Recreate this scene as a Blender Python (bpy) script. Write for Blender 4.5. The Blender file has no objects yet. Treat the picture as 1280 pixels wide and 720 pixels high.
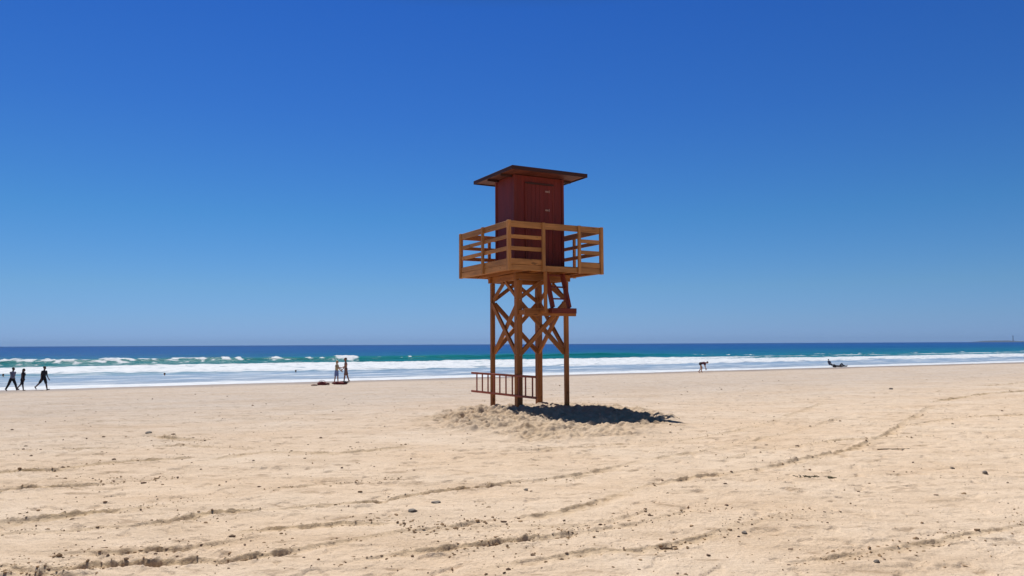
import bpy, bmesh, math, random
import numpy as np
from mathutils import Vector, Matrix, Euler

random.seed(7)
RNG = np.random.default_rng(11)
scene = bpy.context.scene
COL = scene.collection
R = math.radians

# ------------------------------------------------------------------ camera geometry
CAM_H = 1.65
FPX = 967.0
PITCH = math.atan(70 / 967.0)
ROLL = math.atan(6 / 1280.0)

# shoreline frame: origin P0, t runs along the water's edge, s runs out to sea
P0 = np.array([-36.0, 54.0])
TD = np.array([0.8768, 0.4810]); TD = TD / np.linalg.norm(TD)
SD = np.array([-TD[1], TD[0]])
SHORE_ANG = math.atan2(TD[1], TD[0])
WATER_Z = -1.40

# ------------------------------------------------------------------ noise (numpy)
def _hash(ix, iy, seed):
    h = (ix.astype(np.int64) * 374761393 + iy.astype(np.int64) * 668265263 + seed * 974634777) & 0xffffffff
    h = ((h ^ (h >> 13)) * 1274126177) & 0xffffffff
    h = ((h ^ (h >> 16)) * 2246822519) & 0xffffffff
    return ((h ^ (h >> 15)) & 0xffff).astype(np.float64) / 65535.0

def vn(x, y, seed=0):
    """gradient-like noise, about -1..1"""
    ix = np.floor(x); iy = np.floor(y)
    fx = x - ix; fy = y - iy
    def g(dx, dy):
        a = _hash(ix + dx, iy + dy, seed) * 2 * np.pi
        return np.cos(a) * (fx - dx) + np.sin(a) * (fy - dy)
    ux = fx * fx * fx * (fx * (fx * 6 - 15) + 10)
    uy = fy * fy * fy * (fy * (fy * 6 - 15) + 10)
    a = g(0, 0) * (1 - ux) + g(1, 0) * ux
    b = g(0, 1) * (1 - ux) + g(1, 1) * ux
    return (a * (1 - uy) + b * uy) * 1.5

def fbm(x, y, seed=0, n=4, rough=0.5):
    t = 0; a = 1.0; k = 1.0
    for i in range(n):
        t = t + a * vn(x * k + 17.3 * i, y * k - 9.1 * i, seed + i)
        a *= rough; k *= 2.03
    return t

def sstep(a, b, x):
    t = np.clip((x - a) / (b - a), 0, 1)
    return t * t * (3 - 2 * t)

# ------------------------------------------------------------------ sand heights
# wheel tracks on the beach: (x, y) in metres, strength, width
TRACKS = [[[[-4.04, 5.96], [-3.7, 6.29], [-3.32, 6.42], [-2.92, 6.55], [-2.48, 6.59], [-2.02, 6.83], [-1.6, 7.15], [-1.21, 7.38], [-0.63, 7.62], [-0.17, 7.95]], 0.028, 0.06], [[[-0.17, 7.95], [0.5, 8.31], [1.09, 9.06], [1.59, 9.81], [2.33, 10.43], [3.39, 11.13], [4.59, 12.18], [5.64, 13.17], [6.95, 14.81], [9.59, 18.76], [11.6, 21.79]], 0.021, 0.11], [[[-3.87, 7.62], [-3.15, 8.35], [-2.6, 8.5], [-1.97, 8.78], [-1.47, 8.99], [-1.15, 9.31], [-0.7, 9.6], [-0.21, 9.91], [0.2, 10.24]], 0.03, 0.06], [[[-0.01, 10.07], [0.86, 10.66], [1.94, 11.93], [3.24, 13.25], [5.39, 15.55], [7.9, 18.85]], 0.016, 0.1], [[[-5.37, 7.88], [-4.73, 8.16], [-4.1, 8.57], [-3.58, 8.99]], 0.03, 0.1], [[[-7.57, 11.24], [-6.77, 11.43], [-6.31, 12.11], [-5.85, 12.43], [-5.23, 12.77]], 0.045, 0.11], [[[-6.56, 9.75], [-5.99, 9.95], [-5.57, 10.1], [-5.09, 10.38]], 0.035, 0.1], [[[-2.83, 7.5], [-2.2, 7.72], [-1.7, 7.91], [-0.96, 7.79]], 0.025, 0.09], [[[-0.26, 6.23], [-0.01, 6.41], [0.67, 6.73], [1.08, 6.73], [1.74, 7.21], [2.55, 7.9], [3.17, 8.25]], 0.02, 0.09], [[[2.17, 6.35], [3.08, 6.64], [4.05, 7.16], [5.24, 7.84]], 0.018, 0.08], [[[-4.01, 6.82], [-3.48, 6.86], [-2.92, 7.01], [-2.34, 7.4]], 0.02, 0.09], [[[-0.01, 13.36], [1.72, 14.17], [3.29, 14.71], [5.41, 17.09], [7.62, 20.69], [9.62, 24.08]], 0.012, 0.14], [[[8.49, 16.95], [10.71, 18.7], [13.28, 19.66]], 0.016, 0.13], [[[12.72, 23.88], [14.9, 25.95], [17.21, 27.96], [19.8, 29.24]], 0.03, 0.15], [[[19.82, 32.74], [24.85, 36.66]], 0.026, 0.15], [[[-5.1, 12.15], [-4.29, 13.51], [-2.97, 13.17], [-1.75, 14.18]], 0.02, 0.16], [[[-7.92, 16.1], [-7.42, 16.08], [-5.82, 14.93]], 0.03, 0.16], [[[-1.06, 7.38], [-0.17, 7.74], [0.61, 7.66], [1.5, 8.29]], 0.018, 0.09], [[[-4.42, 6.5], [-3.64, 6.2], [-3.2, 6.07]], 0.03, 0.08], [[[-5.07, 7.45], [-4.31, 7.56], [-3.59, 7.85], [-2.88, 8.08]], 0.022, 0.06], [[[-1.4, 6.52], [-0.84, 6.81], [-0.01, 7.12], [0.75, 7.47]], 0.022, 0.06], [[[-9.39, 13.69], [-7.92, 14.07], [-6.52, 14.47], [-4.43, 13.94]], 0.016, 0.12], [[[2.9, 11.9], [4.31, 13.21], [5.91, 14.48], [8.14, 14.77]], 0.018, 0.09], [[[-3.06, 9.66], [-2.65, 9.97], [-2.11, 10.31], [-1.5, 10.41]], 0.02, 0.07], [[[-6.32, 10.67], [-5.3, 10.39], [-4.5, 10.74]], 0.014, 0.08], [[[-0.56, 6.76], [0.13, 7.12], [1.25, 7.75], [2.26, 8.59]], 0.016, 0.07]]

def shore_s(x, y):
    return (x - P0[0]) * SD[0] + (y - P0[1]) * SD[1]

def shore_t(x, y):
    return (x - P0[0]) * TD[0] + (y - P0[1]) * TD[1]

def base_z(x, y):
    s = shore_s(x, y)
    w = 6.0; q = (s + 42.0) / w
    sp = np.where(q > 30, q, np.log1p(np.exp(np.minimum(q, 30)))) * w
    z = -sp * (1.28 / 42.0)
    z = np.maximum(z - .12, -7.0)
    # land side far inland rises a little
    z = z + np.clip((-s - 80) * 0.01, 0, 4)
    return z

MC = (0.90, 19.3)
def sand_z(x, y, detail=True):
    z = base_z(x, y)
    s = shore_s(x, y)
    rut = np.zeros_like(z)
    dry = sstep(2, -6, s)
    z = z + 0.035 * vn(x / 6.0, y / 6.0, 3) * dry
    z = z + 0.018 * vn(x / 1.9, y / 1.9, 4) * dry
    # the mound of dug sand round the tower's feet
    ex = (x - MC[0]); ey = (y - MC[1])
    ang_n = 0.16 * vn(x / 1.3, y / 1.3, 21) + 0.10 * vn(x / .5, y / .5, 22)
    rr = np.sqrt((ex / 3.15) ** 2 + (ey / 4.7) ** 2) + ang_n
    m = sstep(1.05, 0.72, rr)
    rc = np.sqrt(((x - 0.35) / 1.9) ** 2 + ((y - 19.4) / 1.9) ** 2)
    if detail:
        lump = fbm(x / .55, y / .55, 31, 3, .55)
        z = z + .095 * sstep(1.15, .55, rr) + m * (0.0 + (.085 + .05 * sstep(.6, -.6, x)) * np.abs(lump) + (.062 + .03 * sstep(.8, -.4, x)) * fbm(x / .20, y / .24, 35, 2) + .022 * fbm(x / .08, y / .09, 36, 2) - .03)
        z = z + 0.04 * sstep(1.0, .3, rc)
        # a bank of thrown-up sand on the near side of the pit
        bk = np.exp(-((y - (16.2 - .22 * (x - .9) + .25 * vn(x / .8, y * 0, 23))) / .42) ** 2) * sstep(-.9, .1, x) * sstep(3.6, 2.2, x)
        z = z + .07 * bk * (1 + .5 * lump)
    else:
        z = z + m * 0.12
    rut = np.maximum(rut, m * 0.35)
    if not detail:
        return z, rut
    # trampled, wind-combed surface
    patch = 0.5 + 0.5 * np.clip(fbm(x / 5.0, y / 3.0, 41, 2) * 1.3, -1, 1)
    n1 = fbm(x / .42, y / .34, 45, 3, .55)
    n2 = vn(x / .13, y / .10, 51)
    z = z + dry * (0.004 + 0.008 * patch) * n1
    z = z + dry * (.003 + .004 * patch) * n2
    z = z + dry * .0035 * np.abs(fbm(x / .055, y / .06, 55, 2)) * (.4 + patch)
    pits = sstep(0.40, 0.58, fbm(x / .34, y / .40, 61, 2, .5))
    z = z - dry * pits * (0.010 + 0.020 * patch)
    z = z + dry * 0.010 * sstep(.3, .7, vn(x / .25, y / .2, 66)) * patch
    # little crumbling steps where feet and wheels broke the crust
    q = fbm(x / 1.5, y / .85, 73, 3, .6)
    z = z + dry * (.4 + patch) * .009 * (sstep(.12, .20, q) + sstep(.50, .57, q) - sstep(-.34, -.27, q) * .8)
    # low wind/wheel ridges that run roughly along the beach
    z = z + dry * 0.010 * np.abs(vn((x * .97 + y * .2) / 3.2, (y * .97 - x * .2) / .42, 71))
    for pts, amp, wd in TRACKS:
        px = np.array([p[0] for p in pts]); py = np.array([p[1] for p in pts])
        gx = np.linspace(px[0], px[-1], 200)
        gy = np.interp(gx, px, py)
        k = np.hanning(17); k /= k.sum()
        gp = np.convolve(np.pad(gy, 8, mode='edge'), k, mode='valid')
        yy = np.interp(x, gx, gp)
        sl = np.interp(x, gx, np.gradient(gp, gx))
        d = (y - yy) / np.sqrt(1 + sl * sl)
        inside = sstep(px[0] - .3, px[0] + .8, x) * sstep(px[-1] + .3, px[-1] - .8, x)
        near = (np.abs(d) < 4 * wd + .15) & (inside > 0)
        if not near.any():
            continue
        X = x[near]; Y = y[near]; D = d[near]; I = inside[near]
        wig = 0.030 * vn(X / .55, Y / .55, 81) + .016 * vn(X / .12, Y / .12, 82) + .009 * vn(X / .045, Y / .045, 83)
        sd = int(abs(px[0]) * 7) % 91
        brk = sstep(-.30, .25, vn(X / 1.4, Y / 3.0, sd + 90) + .35 * vn(X / .4, Y / .6, 93))
        tread = sstep(-.75, .35, .55 * np.sin(X * 2 * np.pi / .27 + 4.5 * vn(X / .9, Y / .9, sd + 4)) + 1.3 * vn(X / .19, Y / .3, sd + 6) + .5 * vn(X / .06, Y / .2, sd + 8))
        A = 1.3 * amp * I * (0.24 + 0.76 * brk) * (.75 + .5 * sstep(-.5, .5, vn(X / 3.5, Y / 9, sd + 41)))
        D = D + wig
        trough = sstep(-2.4 * wd, -.2 * wd, D) * sstep(.024, .004, D)
        cl = vn(X / .075, Y / .06, 97) + .6 * vn(X / .03, Y / .03, 98)
        lip = np.exp(-((D - .055) / .045) ** 2)
        z[near] += A * (-trough * (.36 + .66 * tread) + lip * (.30 + .35 * tread + .30 * cl) + .22 * np.exp(-((D + 2.2 * wd) / .05) ** 2) * (1 + cl) + .25 * np.exp(-((D - .30) / .10) ** 2) * (1 + cl) + .16 * cl * np.exp(-(D / .2) ** 2))
        prof = -np.maximum(trough * .8, 1.0 * sstep(-.02, .0, D) * sstep(.05, .03, D))  # second band marks the camera-facing wall, where shade is painted in
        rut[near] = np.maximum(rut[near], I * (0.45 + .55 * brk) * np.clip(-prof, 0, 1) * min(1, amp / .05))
    return z, rut

def gz(x, y):
    return float(sand_z(np.array([float(x)]), np.array([float(y)]))[0][0])

def at(px, py):
    """ground point under a place in the 1280x720 photograph"""
    X = px - 640; Y = py - 360
    c, s = math.cos(ROLL), math.sin(ROLL)
    a = X * c - Y * s; b = X * s + Y * c
    dy = FPX * math.cos(PITCH) + b * math.sin(PITCH)
    dz = FPX * math.sin(PITCH) - b * math.cos(PITCH)
    d = Vector((a, dy, dz)) / dy
    z = 0.0; k = 1.0
    for i in range(60):
        k = (z - CAM_H) / d.z
        z = 0.5 * z + 0.5 * float(base_z(np.array([d.x * k]), np.array([k]))[0])
    k = (z - CAM_H) / d.z
    return d.x * k, k

# ------------------------------------------------------------------ material helpers
def new_mat(name):
    m = bpy.data.materials.new(name); m.use_nodes = True
    nt = m.node_tree
    return m, nt, nt.nodes, nt.links, nt.nodes['Principled BSDF']

def ramp(N, stops, interp='LINEAR'):
    r = N.new('ShaderNodeValToRGB'); cr = r.color_ramp; cr.interpolation = interp
    while len(cr.elements) < len(stops): cr.elements.new(0.5)
    for e, (p, c) in zip(cr.elements, stops):
        e.position = p
        e.color = (c, c, c, 1) if isinstance(c, (int, float)) else (*c, 1)
    return r

def noise(N, L, vec, scale, detail=4, rough=.55, dist=0):
    n = N.new('ShaderNodeTexNoise'); n.inputs['Scale'].default_value = scale
    n.inputs['Detail'].default_value = detail; n.inputs['Roughness'].default_value = rough
    n.inputs['Distortion'].default_value = dist
    if vec is not None: L.new(vec, n.inputs['Vector'])
    return n

def mapping(N, L, vec, sc):
    m = N.new('ShaderNodeMapping'); m.inputs['Scale'].default_value = sc
    L.new(vec, m.inputs['Vector']); return m.outputs[0]

def mix(N, L, fac, a, b, mode='MIX'):
    m = N.new('ShaderNodeMix'); m.data_type = 'RGBA'; m.blend_type = mode
    for sock, v in ((m.inputs[0], fac), (m.inputs[6], a), (m.inputs[7], b)):
        if hasattr(v, 'links') or isinstance(v, bpy.types.NodeSocket): L.new(v, sock)
        elif isinstance(v, (int, float)): sock.default_value = v
        else: sock.default_value = (*v, 1)
    return m.outputs[2]

def math_n(N, L, op, a, b=0.0, clamp=False):
    m = N.new('ShaderNodeMath'); m.operation = op; m.use_clamp = clamp
    for sock, v in ((m.inputs[0], a), (m.inputs[1], b)):
        if isinstance(v, (int, float)): sock.default_value = v
        else: L.new(v, sock)
    return m.outputs[0]

def bump(N, L, h, strength, dist, prev=None):
    b = N.new('ShaderNodeBump'); b.inputs['Strength'].default_value = strength
    b.inputs['Distance'].default_value = dist; L.new(h, b.inputs['Height'])
    if prev is not None: L.new(prev, b.inputs['Normal'])
    return b.outputs[0]

# ------------------------------------------------------------------ materials
def mat_sand():
    m, nt, N, L, B = new_mat('dry_sand')
    tc = N.new('ShaderNodeTexCoord'); O = tc.outputs['Object']
    big = noise(N, L, mapping(N, L, O, (1, 1.6, 1)), .28, 4, .6)
    med = noise(N, L, O, 2.3, 5, .62)
    fine = noise(N, L, O, 26, 4, .7)
    grain = noise(N, L, O, 210, 2, .7)
    c1 = ramp(N, [(.3, (.810, .615, .440)), (.7, (.860, .700, .545))]); L.new(big.outputs[0], c1.inputs[0])
    c2 = ramp(N, [(.30, (.76, .72, .66)), (.62, (1, 1, 1))]); L.new(med.outputs[0], c2.inputs[0])
    c3 = ramp(N, [(.30, (.70, .67, .62)), (.56, (1, 1, 1)), (.75, (1.1, 1.1, 1.1))]); L.new(fine.outputs[0], c3.inputs[0])
    c4 = ramp(N, [(.3, (.72, .68, .62)), (.6, (1.05, 1.05, 1.05))]); L.new(grain.outputs[0], c4.inputs[0])
    a = mix(N, L, .32, c1.outputs[0], c2.outputs[0], 'MULTIPLY')
    a = mix(N, L, .42, a, c3.outputs[0], 'MULTIPLY')
    a = mix(N, L, .5, a, c4.outputs[0], 'MULTIPLY')
    # little dark flecks of shell and weed
    fl = noise(N, L, O, 55, 2, .5)
    fr = ramp(N, [(.70, 0.0), (.76, 1.0)]); L.new(fl.outputs[0], fr.inputs[0])
    a = mix(N, L, math_n(N, L, 'MULTIPLY', fr.outputs[0], .55), a, (.17, .12, .08))
    f2 = noise(N, L, O, 95, 1, .5)
    fr2 = ramp(N, [(.66, 0.0), (.72, 1.0)]); L.new(f2.outputs[0], fr2.inputs[0])
    a = mix(N, L, math_n(N, L, 'MULTIPLY', fr2.outputs[0], .50), a, (.26, .18, .12))
    # damp, yellower turned-over sand; the brown on rut walls is painted shade
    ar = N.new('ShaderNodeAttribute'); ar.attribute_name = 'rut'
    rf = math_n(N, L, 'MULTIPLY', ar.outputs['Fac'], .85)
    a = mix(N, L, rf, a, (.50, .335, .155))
    # dark streaky stains and trodden patches
    stn = noise(N, L, mapping(N, L, O, (.55, 2.4, 1)), 1.0, 5, .68)
    stc = ramp(N, [(.36, (.80, .77, .73)), (.52, (1, 1, 1))]); L.new(stn.outputs[0], stc.inputs[0])
    a = mix(N, L, .55, a, stc.outputs[0], 'MULTIPLY')
    sp = noise(N, L, mapping(N, L, O, (2.2, 5.0, 1)), 1.0, 3, .6)
    spc = ramp(N, [(.31, (.52, .46, .40)), (.395, (1, 1, 1))]); L.new(sp.outputs[0], spc.inputs[0])
    a = mix(N, L, .6, a, spc.outputs[0], 'MULTIPLY')
    # greyer, slightly damp sand on the slope down to the water
    ad = N.new('ShaderNodeAttribute'); ad.attribute_name = 'damp'
    a = mix(N, L, ad.outputs['Fac'], a, mix(N, L, 1.0, a, (.73, .78, .885), 'MULTIPLY'))
    aw = N.new('ShaderNodeAttribute'); aw.attribute_name = 'wet'
    a = mix(N, L, aw.outputs['Fac'], a, (.27, .205, .155))
    L.new(a, B.inputs['Base Color'])
    rg = N.new('ShaderNodeMapRange'); rg.inputs[3].default_value = .95; rg.inputs[4].default_value = .35
    L.new(aw.outputs['Fac'], rg.inputs[0]); L.new(rg.outputs[0], B.inputs['Roughness'])
    B.inputs['Specular IOR Level'].default_value = .18
    n0 = bump(N, L, med.outputs[0], .5, .02)
    n1 = bump(N, L, fine.outputs[0], 1.0, .024, n0)
    n2 = bump(N, L, grain.outputs[0], .8, .005, n1)
    L.new(n2, B.inputs['Normal'])
    return m

def mat_sea():
    m, nt, N, L, B = new_mat('sea_water')
    tc = N.new('ShaderNodeTexCoord'); O = tc.outputs['Object']
    at_s = N.new('ShaderNodeAttribute'); at_s.attribute_name = 'offshore'   # log-scaled distance out to sea
    at_f = N.new('ShaderNodeAttribute'); at_f.attribute_name = 'foam'
    at_g = N.new('ShaderNodeAttribute'); at_g.attribute_name = 'face'
    wob = noise(N, L, mapping(N, L, O, (.012, .05, 1)), 1, 3, .6)
    w = math_n(N, L, 'ADD', at_s.outputs['Fac'], math_n(N, L, 'MULTIPLY', math_n(N, L, 'SUBTRACT', wob.outputs[0], .5), .10))
    # offshore = log10(1+s)/4.5 : 5m .17, 25m .31, 60m .40, 100m .445, 200m .512, 500 .60
    r = ramp(N, [(.10, (.34, .38, .44)), (.30, (.24, .34, .46)), (.375, (.005, .155, .185)), (.452, (.003, .120, .200)),
                 (.53, (.001, .070, .220)), (.64, (.0005, .044, .205)), (.80, (.0005, .028, .150))])
    L.new(w, r.inputs[0])
    col = mix(N, L, at_g.outputs['Fac'], r.outputs[0], (.006, .185, .180))
    pat = noise(N, L, mapping(N, L, O, (.04, .30, 1)), 1, 4, .65)
    pr = ramp(N, [(.3, .72), (.7, 1.2)]); L.new(pat.outputs[0], pr.inputs[0])
    col = mix(N, L, .7, col, pr.outputs[0], 'MULTIPLY')
    L.new(col, B.inputs['Base Color'])
    B.inputs['Roughness'].default_value = .28
    B.inputs['IOR'].default_value = 1.33
    B.inputs['Specular IOR Level'].default_value = .07
    r1 = noise(N, L, mapping(N, L, O, (.35, 1.2, 1)), 1.0, 5, .62)
    r2 = noise(N, L, mapping(N, L, O, (.04, .13, 1)), 1.0, 4, .6)
    n = bump(N, L, r2.outputs[0], .8, 1.6)
    n = bump(N, L, r1.outputs[0], .8, .35, n)
    L.new(n, B.inputs['Normal'])
    # foam
    F = N.new('ShaderNodeBsdfPrincipled'); F.inputs['Roughness'].default_value = .8
    fc = noise(N, L, mapping(N, L, O, (.8, 2.0, 1)), 1.0, 4, .6)
    fcr = ramp(N, [(.25, (.42, .47, .54)), (.6, (.70, .73, .77))]); L.new(fc.outputs[0], fcr.inputs[0])
    L.new(fcr.outputs[0], F.inputs['Base Color'])
    fb = noise(N, L, mapping(N, L, O, (1.2, 2.2, 1)), 1.6, 4, .7)
    L.new(bump(N, L, fb.outputs[0], .6, .18), F.inputs['Normal'])
    f1 = noise(N, L, mapping(N, L, O, (.35, 1.3, 1)), 1.0, 5, .68, .4)
    f = math_n(N, L, 'ADD', at_f.outputs['Fac'], math_n(N, L, 'MULTIPLY', math_n(N, L, 'SUBTRACT', f1.outputs[0], .5), 1.5))
    f = math_n(N, L, 'MULTIPLY', math_n(N, L, 'SUBTRACT', f, .38), 3.2, clamp=True)
    f = math_n(N, L, 'MULTIPLY', f, math_n(N, L, 'MULTIPLY', at_f.outputs['Fac'], 8.0, clamp=True))
    ms = N.new('ShaderNodeMixShader'); L.new(f, ms.inputs[0]); L.new(B.outputs[0], ms.inputs[1]); L.new(F.outputs[0], ms.inputs[2])
    L.new(ms.outputs[0], N['Material Output'].inputs['Surface'])
    return m

def mat_wood(name, light, dark, rough=.62, knots=True):
    m, nt, N, L, B = new_mat(name)
    tc = N.new('ShaderNodeTexCoord'); O = tc.outputs['Object']
    oi = N.new('ShaderNodeObjectInfo')
    add = N.new('ShaderNodeVectorMath'); add.operation = 'ADD'
    sc = N.new('ShaderNodeVectorMath'); sc.operation = 'SCALE'; sc.inputs['Scale'].default_value = 37.0
    cmb = N.new('ShaderNodeCombineXYZ')
    for i in range(3): L.new(oi.outputs['Random'], cmb.inputs[i])
    L.new(cmb.outputs[0], sc.inputs[0]); L.new(O, add.inputs[0]); L.new(sc.outputs[0], add.inputs[1])
    V = add.outputs[0]
    g = noise(N, L, mapping(N, L, V, (1.6, 34, 34)), 1, 5, .65, .6)
    b = noise(N, L, mapping(N, L, V, (1.2, 4, 4)), 1, 3, .6)
    mid = tuple((l + d) / 2 for l, d in zip(light, dark))
    r = ramp(N, [(.28, dark), (.5, mid), (.72, light)]); L.new(g.outputs[0], r.inputs[0])
    br = ramp(N, [(.3, .66), (.7, 1.12)]); L.new(b.outputs[0], br.inputs[0])
    c = mix(N, L, .8, r.outputs[0], br.outputs[0], 'MULTIPLY')
    hr = ramp(N, [(0, .78), (1, 1.15)]); L.new(oi.outputs['Random'], hr.inputs[0])
    c = mix(N, L, 1.0, c, hr.outputs[0], 'MULTIPLY')
    if knots:
        k = noise(N, L, mapping(N, L, V, (3.2, 9, 9)), 1, 1, .4)
        kr = ramp(N, [(.70, 0.0), (.76, 1.0)]); L.new(k.outputs[0], kr.inputs[0])
        c = mix(N, L, math_n(N, L, 'MULTIPLY', kr.outputs[0], .7), c, tuple(d * .35 for d in dark))
    L.new(c, B.inputs['Base Color'])
    B.inputs['Roughness'].default_value = rough
    B.inputs['Specular IOR Level'].default_value = .3
    L.new(bump(N, L, g.outputs[0], .35, .004), B.inputs['Normal'])
    return m

def mat_plain(name, col, rough=.7, var=.25, scale=12, metallic=0.0, bumpd=.002):
    m, nt, N, L, B = new_mat(name)
    tc = N.new('ShaderNodeTexCoord')
    n = noise(N, L, tc.outputs['Object'], scale, 4, .6)
    r = ramp(N, [(.3, tuple(c * (1 - var) for c in col)), (.7, tuple(min(1, c * (1 + var)) for c in col))])
    L.new(n.outputs[0], r.inputs[0]); L.new(r.outputs[0], B.inputs['Base Color'])
    B.inputs['Roughness'].default_value = rough; B.inputs['Metallic'].default_value = metallic
    if bumpd: L.new(bump(N, L, n.outputs[0], .4, bumpd), B.inputs['Normal'])
    return m

def mat_paint_red():
    m, nt, N, L, B = new_mat('red_stained_boards')
    tc = N.new('ShaderNodeTexCoord'); O = tc.outputs['Object']
    g = noise(N, L, mapping(N, L, O, (28, 28, 1.3)), 1, 5, .6, .3)
    b = noise(N, L, mapping(N, L, O, (3, 3, .8)), 1, 3, .6)
    # boards differ a little from one another
    sx = N.new('ShaderNodeSeparateXYZ'); L.new(O, sx.inputs[0])
    q = math_n(N, L, 'FLOOR', math_n(N, L, 'MULTIPLY', math_n(N, L, 'ADD', sx.outputs[0], sx.outputs[1]), 7.4))
    wn = N.new('ShaderNodeTexWhiteNoise'); wn.noise_dimensions = '1D'; L.new(q, wn.inputs['W'])
    r = ramp(N, [(.3, (.135, .015, .009)), (.7, (.175, .021, .013))]); L.new(g.outputs[0], r.inputs[0])
    br = ramp(N, [(.3, .75), (.7, 1.12)]); L.new(b.outputs[0], br.inputs[0])
    wr = ramp(N, [(0, .90), (1, 1.08)]); L.new(wn.outputs[0], wr.inputs[0])
    c = mix(N, L, .8, r.outputs[0], br.outputs[0], 'MULTIPLY')
    c = mix(N, L, .9, c, wr.outputs[0], 'MULTIPLY')
    L.new(c, B.inputs['Base Color']); B.inputs['Roughness'].default_value = .55
    B.inputs['Specular IOR Level'].default_value = .3
    L.new(bump(N, L, g.outputs[0], .3, .003), B.inputs['Normal'])
    return m

M = dict(
    sand=mat_sand(), sea=mat_sea(),
    wood=mat_wood('stained_pine', (.46, .180, .045), (.24, .078, .017)),
    woodl=mat_wood('stained_pine_rail', (.60, .285, .095), (.35, .150, .045)),
    woodr=mat_wood('red_brown_pine', (.24, .040, .020), (.12, .020, .011), knots=False),
    red=mat_paint_red(),
    roof=mat_wood('dark_red_roof_boards', (.075, .022, .016), (.035, .012, .010), knots=False),
    trim=mat_wood('dark_red_trim', (.20, .030, .019), (.12, .017, .011), knots=False),
    soffit=mat_wood('dark_red_soffit', (.17, .045, .026), (.10, .024, .014), knots=False),
    felt=mat_plain('roof_felt', (.05, .035, .032), .85),
    metal=mat_plain('rusty_steel', (.36, .21, .16), .55, .15, 20, .3),
    ladder=mat_wood('red_painted_ladder', (.44, .11, .055), (.26, .060, .032), knots=False),
    skin=mat_plain('skin', (.55, .32, .21), .55, .08, 6, bumpd=0),
    skint=mat_plain('tanned_skin', (.30, .140, .080), .5, .08, 6, bumpd=0),
    skind=mat_plain('backlit_skin', (.115, .055, .038), .5, .08, 6, bumpd=0),  # skin tone darkened to carry the shade of backlit figures
    hair=mat_plain('dark_hair', (.018, .013, .011), .6, .3, 40, bumpd=0),
    blond=mat_plain('blond_hair', (.50, .36, .16), .6, .2, 40, bumpd=0),
    brownh=mat_plain('brown_hair', (.07, .04, .025), .6, .3, 40, bumpd=0),
    lilac=mat_plain('lilac_grey_cloth', (.22, .21, .30), .85, .12),
    black=mat_plain('black_cloth', (.014, .014, .020), .85, .2),
    navy=mat_plain('navy_cloth', (.025, .030, .065), .85, .2),
    bluec=mat_plain('blue_cloth', (.22, .30, .55), .85, .2),
    white=mat_plain('white_cloth', (.72, .72, .74), .85, .05),
    yellow=mat_plain('pale_yellow_cloth', (.62, .52, .25), .85, .1),
    brownc=mat_plain('brown_cloth', (.22, .12, .09), .85, .35, 30),
    maroon=mat_plain('maroon_towel', (.17, .028, .026), .9, .3, 25),
    plum=mat_plain('plum_cloth', (.12, .035, .055), .9, .3, 25),
    eye=mat_plain('eye_dark', (.02, .015, .012), .3, .1, bumpd=0),
    lip=mat_plain('lip', (.30, .10, .08), .5, .1, bumpd=0),
    stone=mat_plain('grey_beach_stone', (.16, .135, .11), .8, .35, 25, bumpd=.01),
    clod=mat_plain('damp_sand_clods', (.34, .22, .12), .95, .35, 9, bumpd=.004),
    bits=mat_plain('dark_shell_and_weed_bits', (.15, .085, .050), .85, .5, 6, bumpd=.002),
    speckbits=mat_plain('brown_specks', (.24, .16, .10), .9, .4, 8, bumpd=0),
    weed=mat_plain('dry_seaweed', (.11, .095, .05), .9, .4, 30, bumpd=.01),
    stick=mat_plain('weathered_driftwood', (.22, .15, .09), .9, .3, 15, bumpd=.004),
    rock=mat_plain('far_shore_rock', (.050, .060, .080), .95, .3, .01, bumpd=0),
    pale=mat_plain('far_pale_wall', (.22, .23, .26), .9, .1, .05, bumpd=0),
)

# ------------------------------------------------------------------ object helpers
def link(name, me, mat=None, parent=None):
    o = bpy.data.objects.new(name, me); COL.objects.link(o)
    if mat is not None and me is not None: me.materials.append(mat)
    if parent is not None: o.parent = parent
    return o

def tag(o, label, cat, group=None):
    o['label'] = label; o['category'] = cat
    if group: o['group'] = group
    return o

def empty(name, loc, rz=0):
    o = bpy.data.objects.new(name, None); COL.objects.link(o)
    o.location = loc; o.rotation_euler = (0, 0, rz); o.empty_display_size = .2
    return o

def box_bm(bm, sx, sy, sz, mat=None, bev=0.0):
    r = bmesh.ops.create_cube(bm, size=1.0)
    vs = r['verts']
    bmesh.ops.scale(bm, vec=(sx, sy, sz), verts=vs)
    if bev > 0:
        es = list({e for v in vs for e in v.link_edges})
        g = bmesh.ops.bevel(bm, geom=es, offset=bev, segments=1, affect='EDGES')
        vs = list({v for f in g['faces'] for v in f.verts} | {v for v in vs if v.is_valid})
    if mat is not None: bmesh.ops.transform(bm, matrix=mat, verts=vs)
    return vs

def board(name, p0, p1, w, th, up, mat, parent, bev=.006, parent_mat=None):
    """a timber from p0 to p1 (tower-local metres); w is its size along 'up', th the other way.
    The mesh's own x axis is its length, so the grain runs along it."""
    p0 = Vector(p0); p1 = Vector(p1); x = (p1 - p0); ln = x.length; x.normalize()
    up = Vector(up).normalized(); y = up.cross(x).normalized(); z = x.cross(y).normalized()
    bm = bmesh.new(); box_bm(bm, ln, th, w, None, bev)
    me = bpy.data.meshes.new(name); bm.to_mesh(me); bm.free()
    o = link(name, me, mat, parent)
    mt = Matrix((x, y, z)).transposed().to_4x4(); mt.translation = (p0 + p1) / 2
    if parent_mat is not None:      # the part's parent is itself a board
        mt = parent_mat.inverted() @ mt
    o.matrix_local = mt
    o['_m'] = 0
    del o['_m']
    return o

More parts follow.
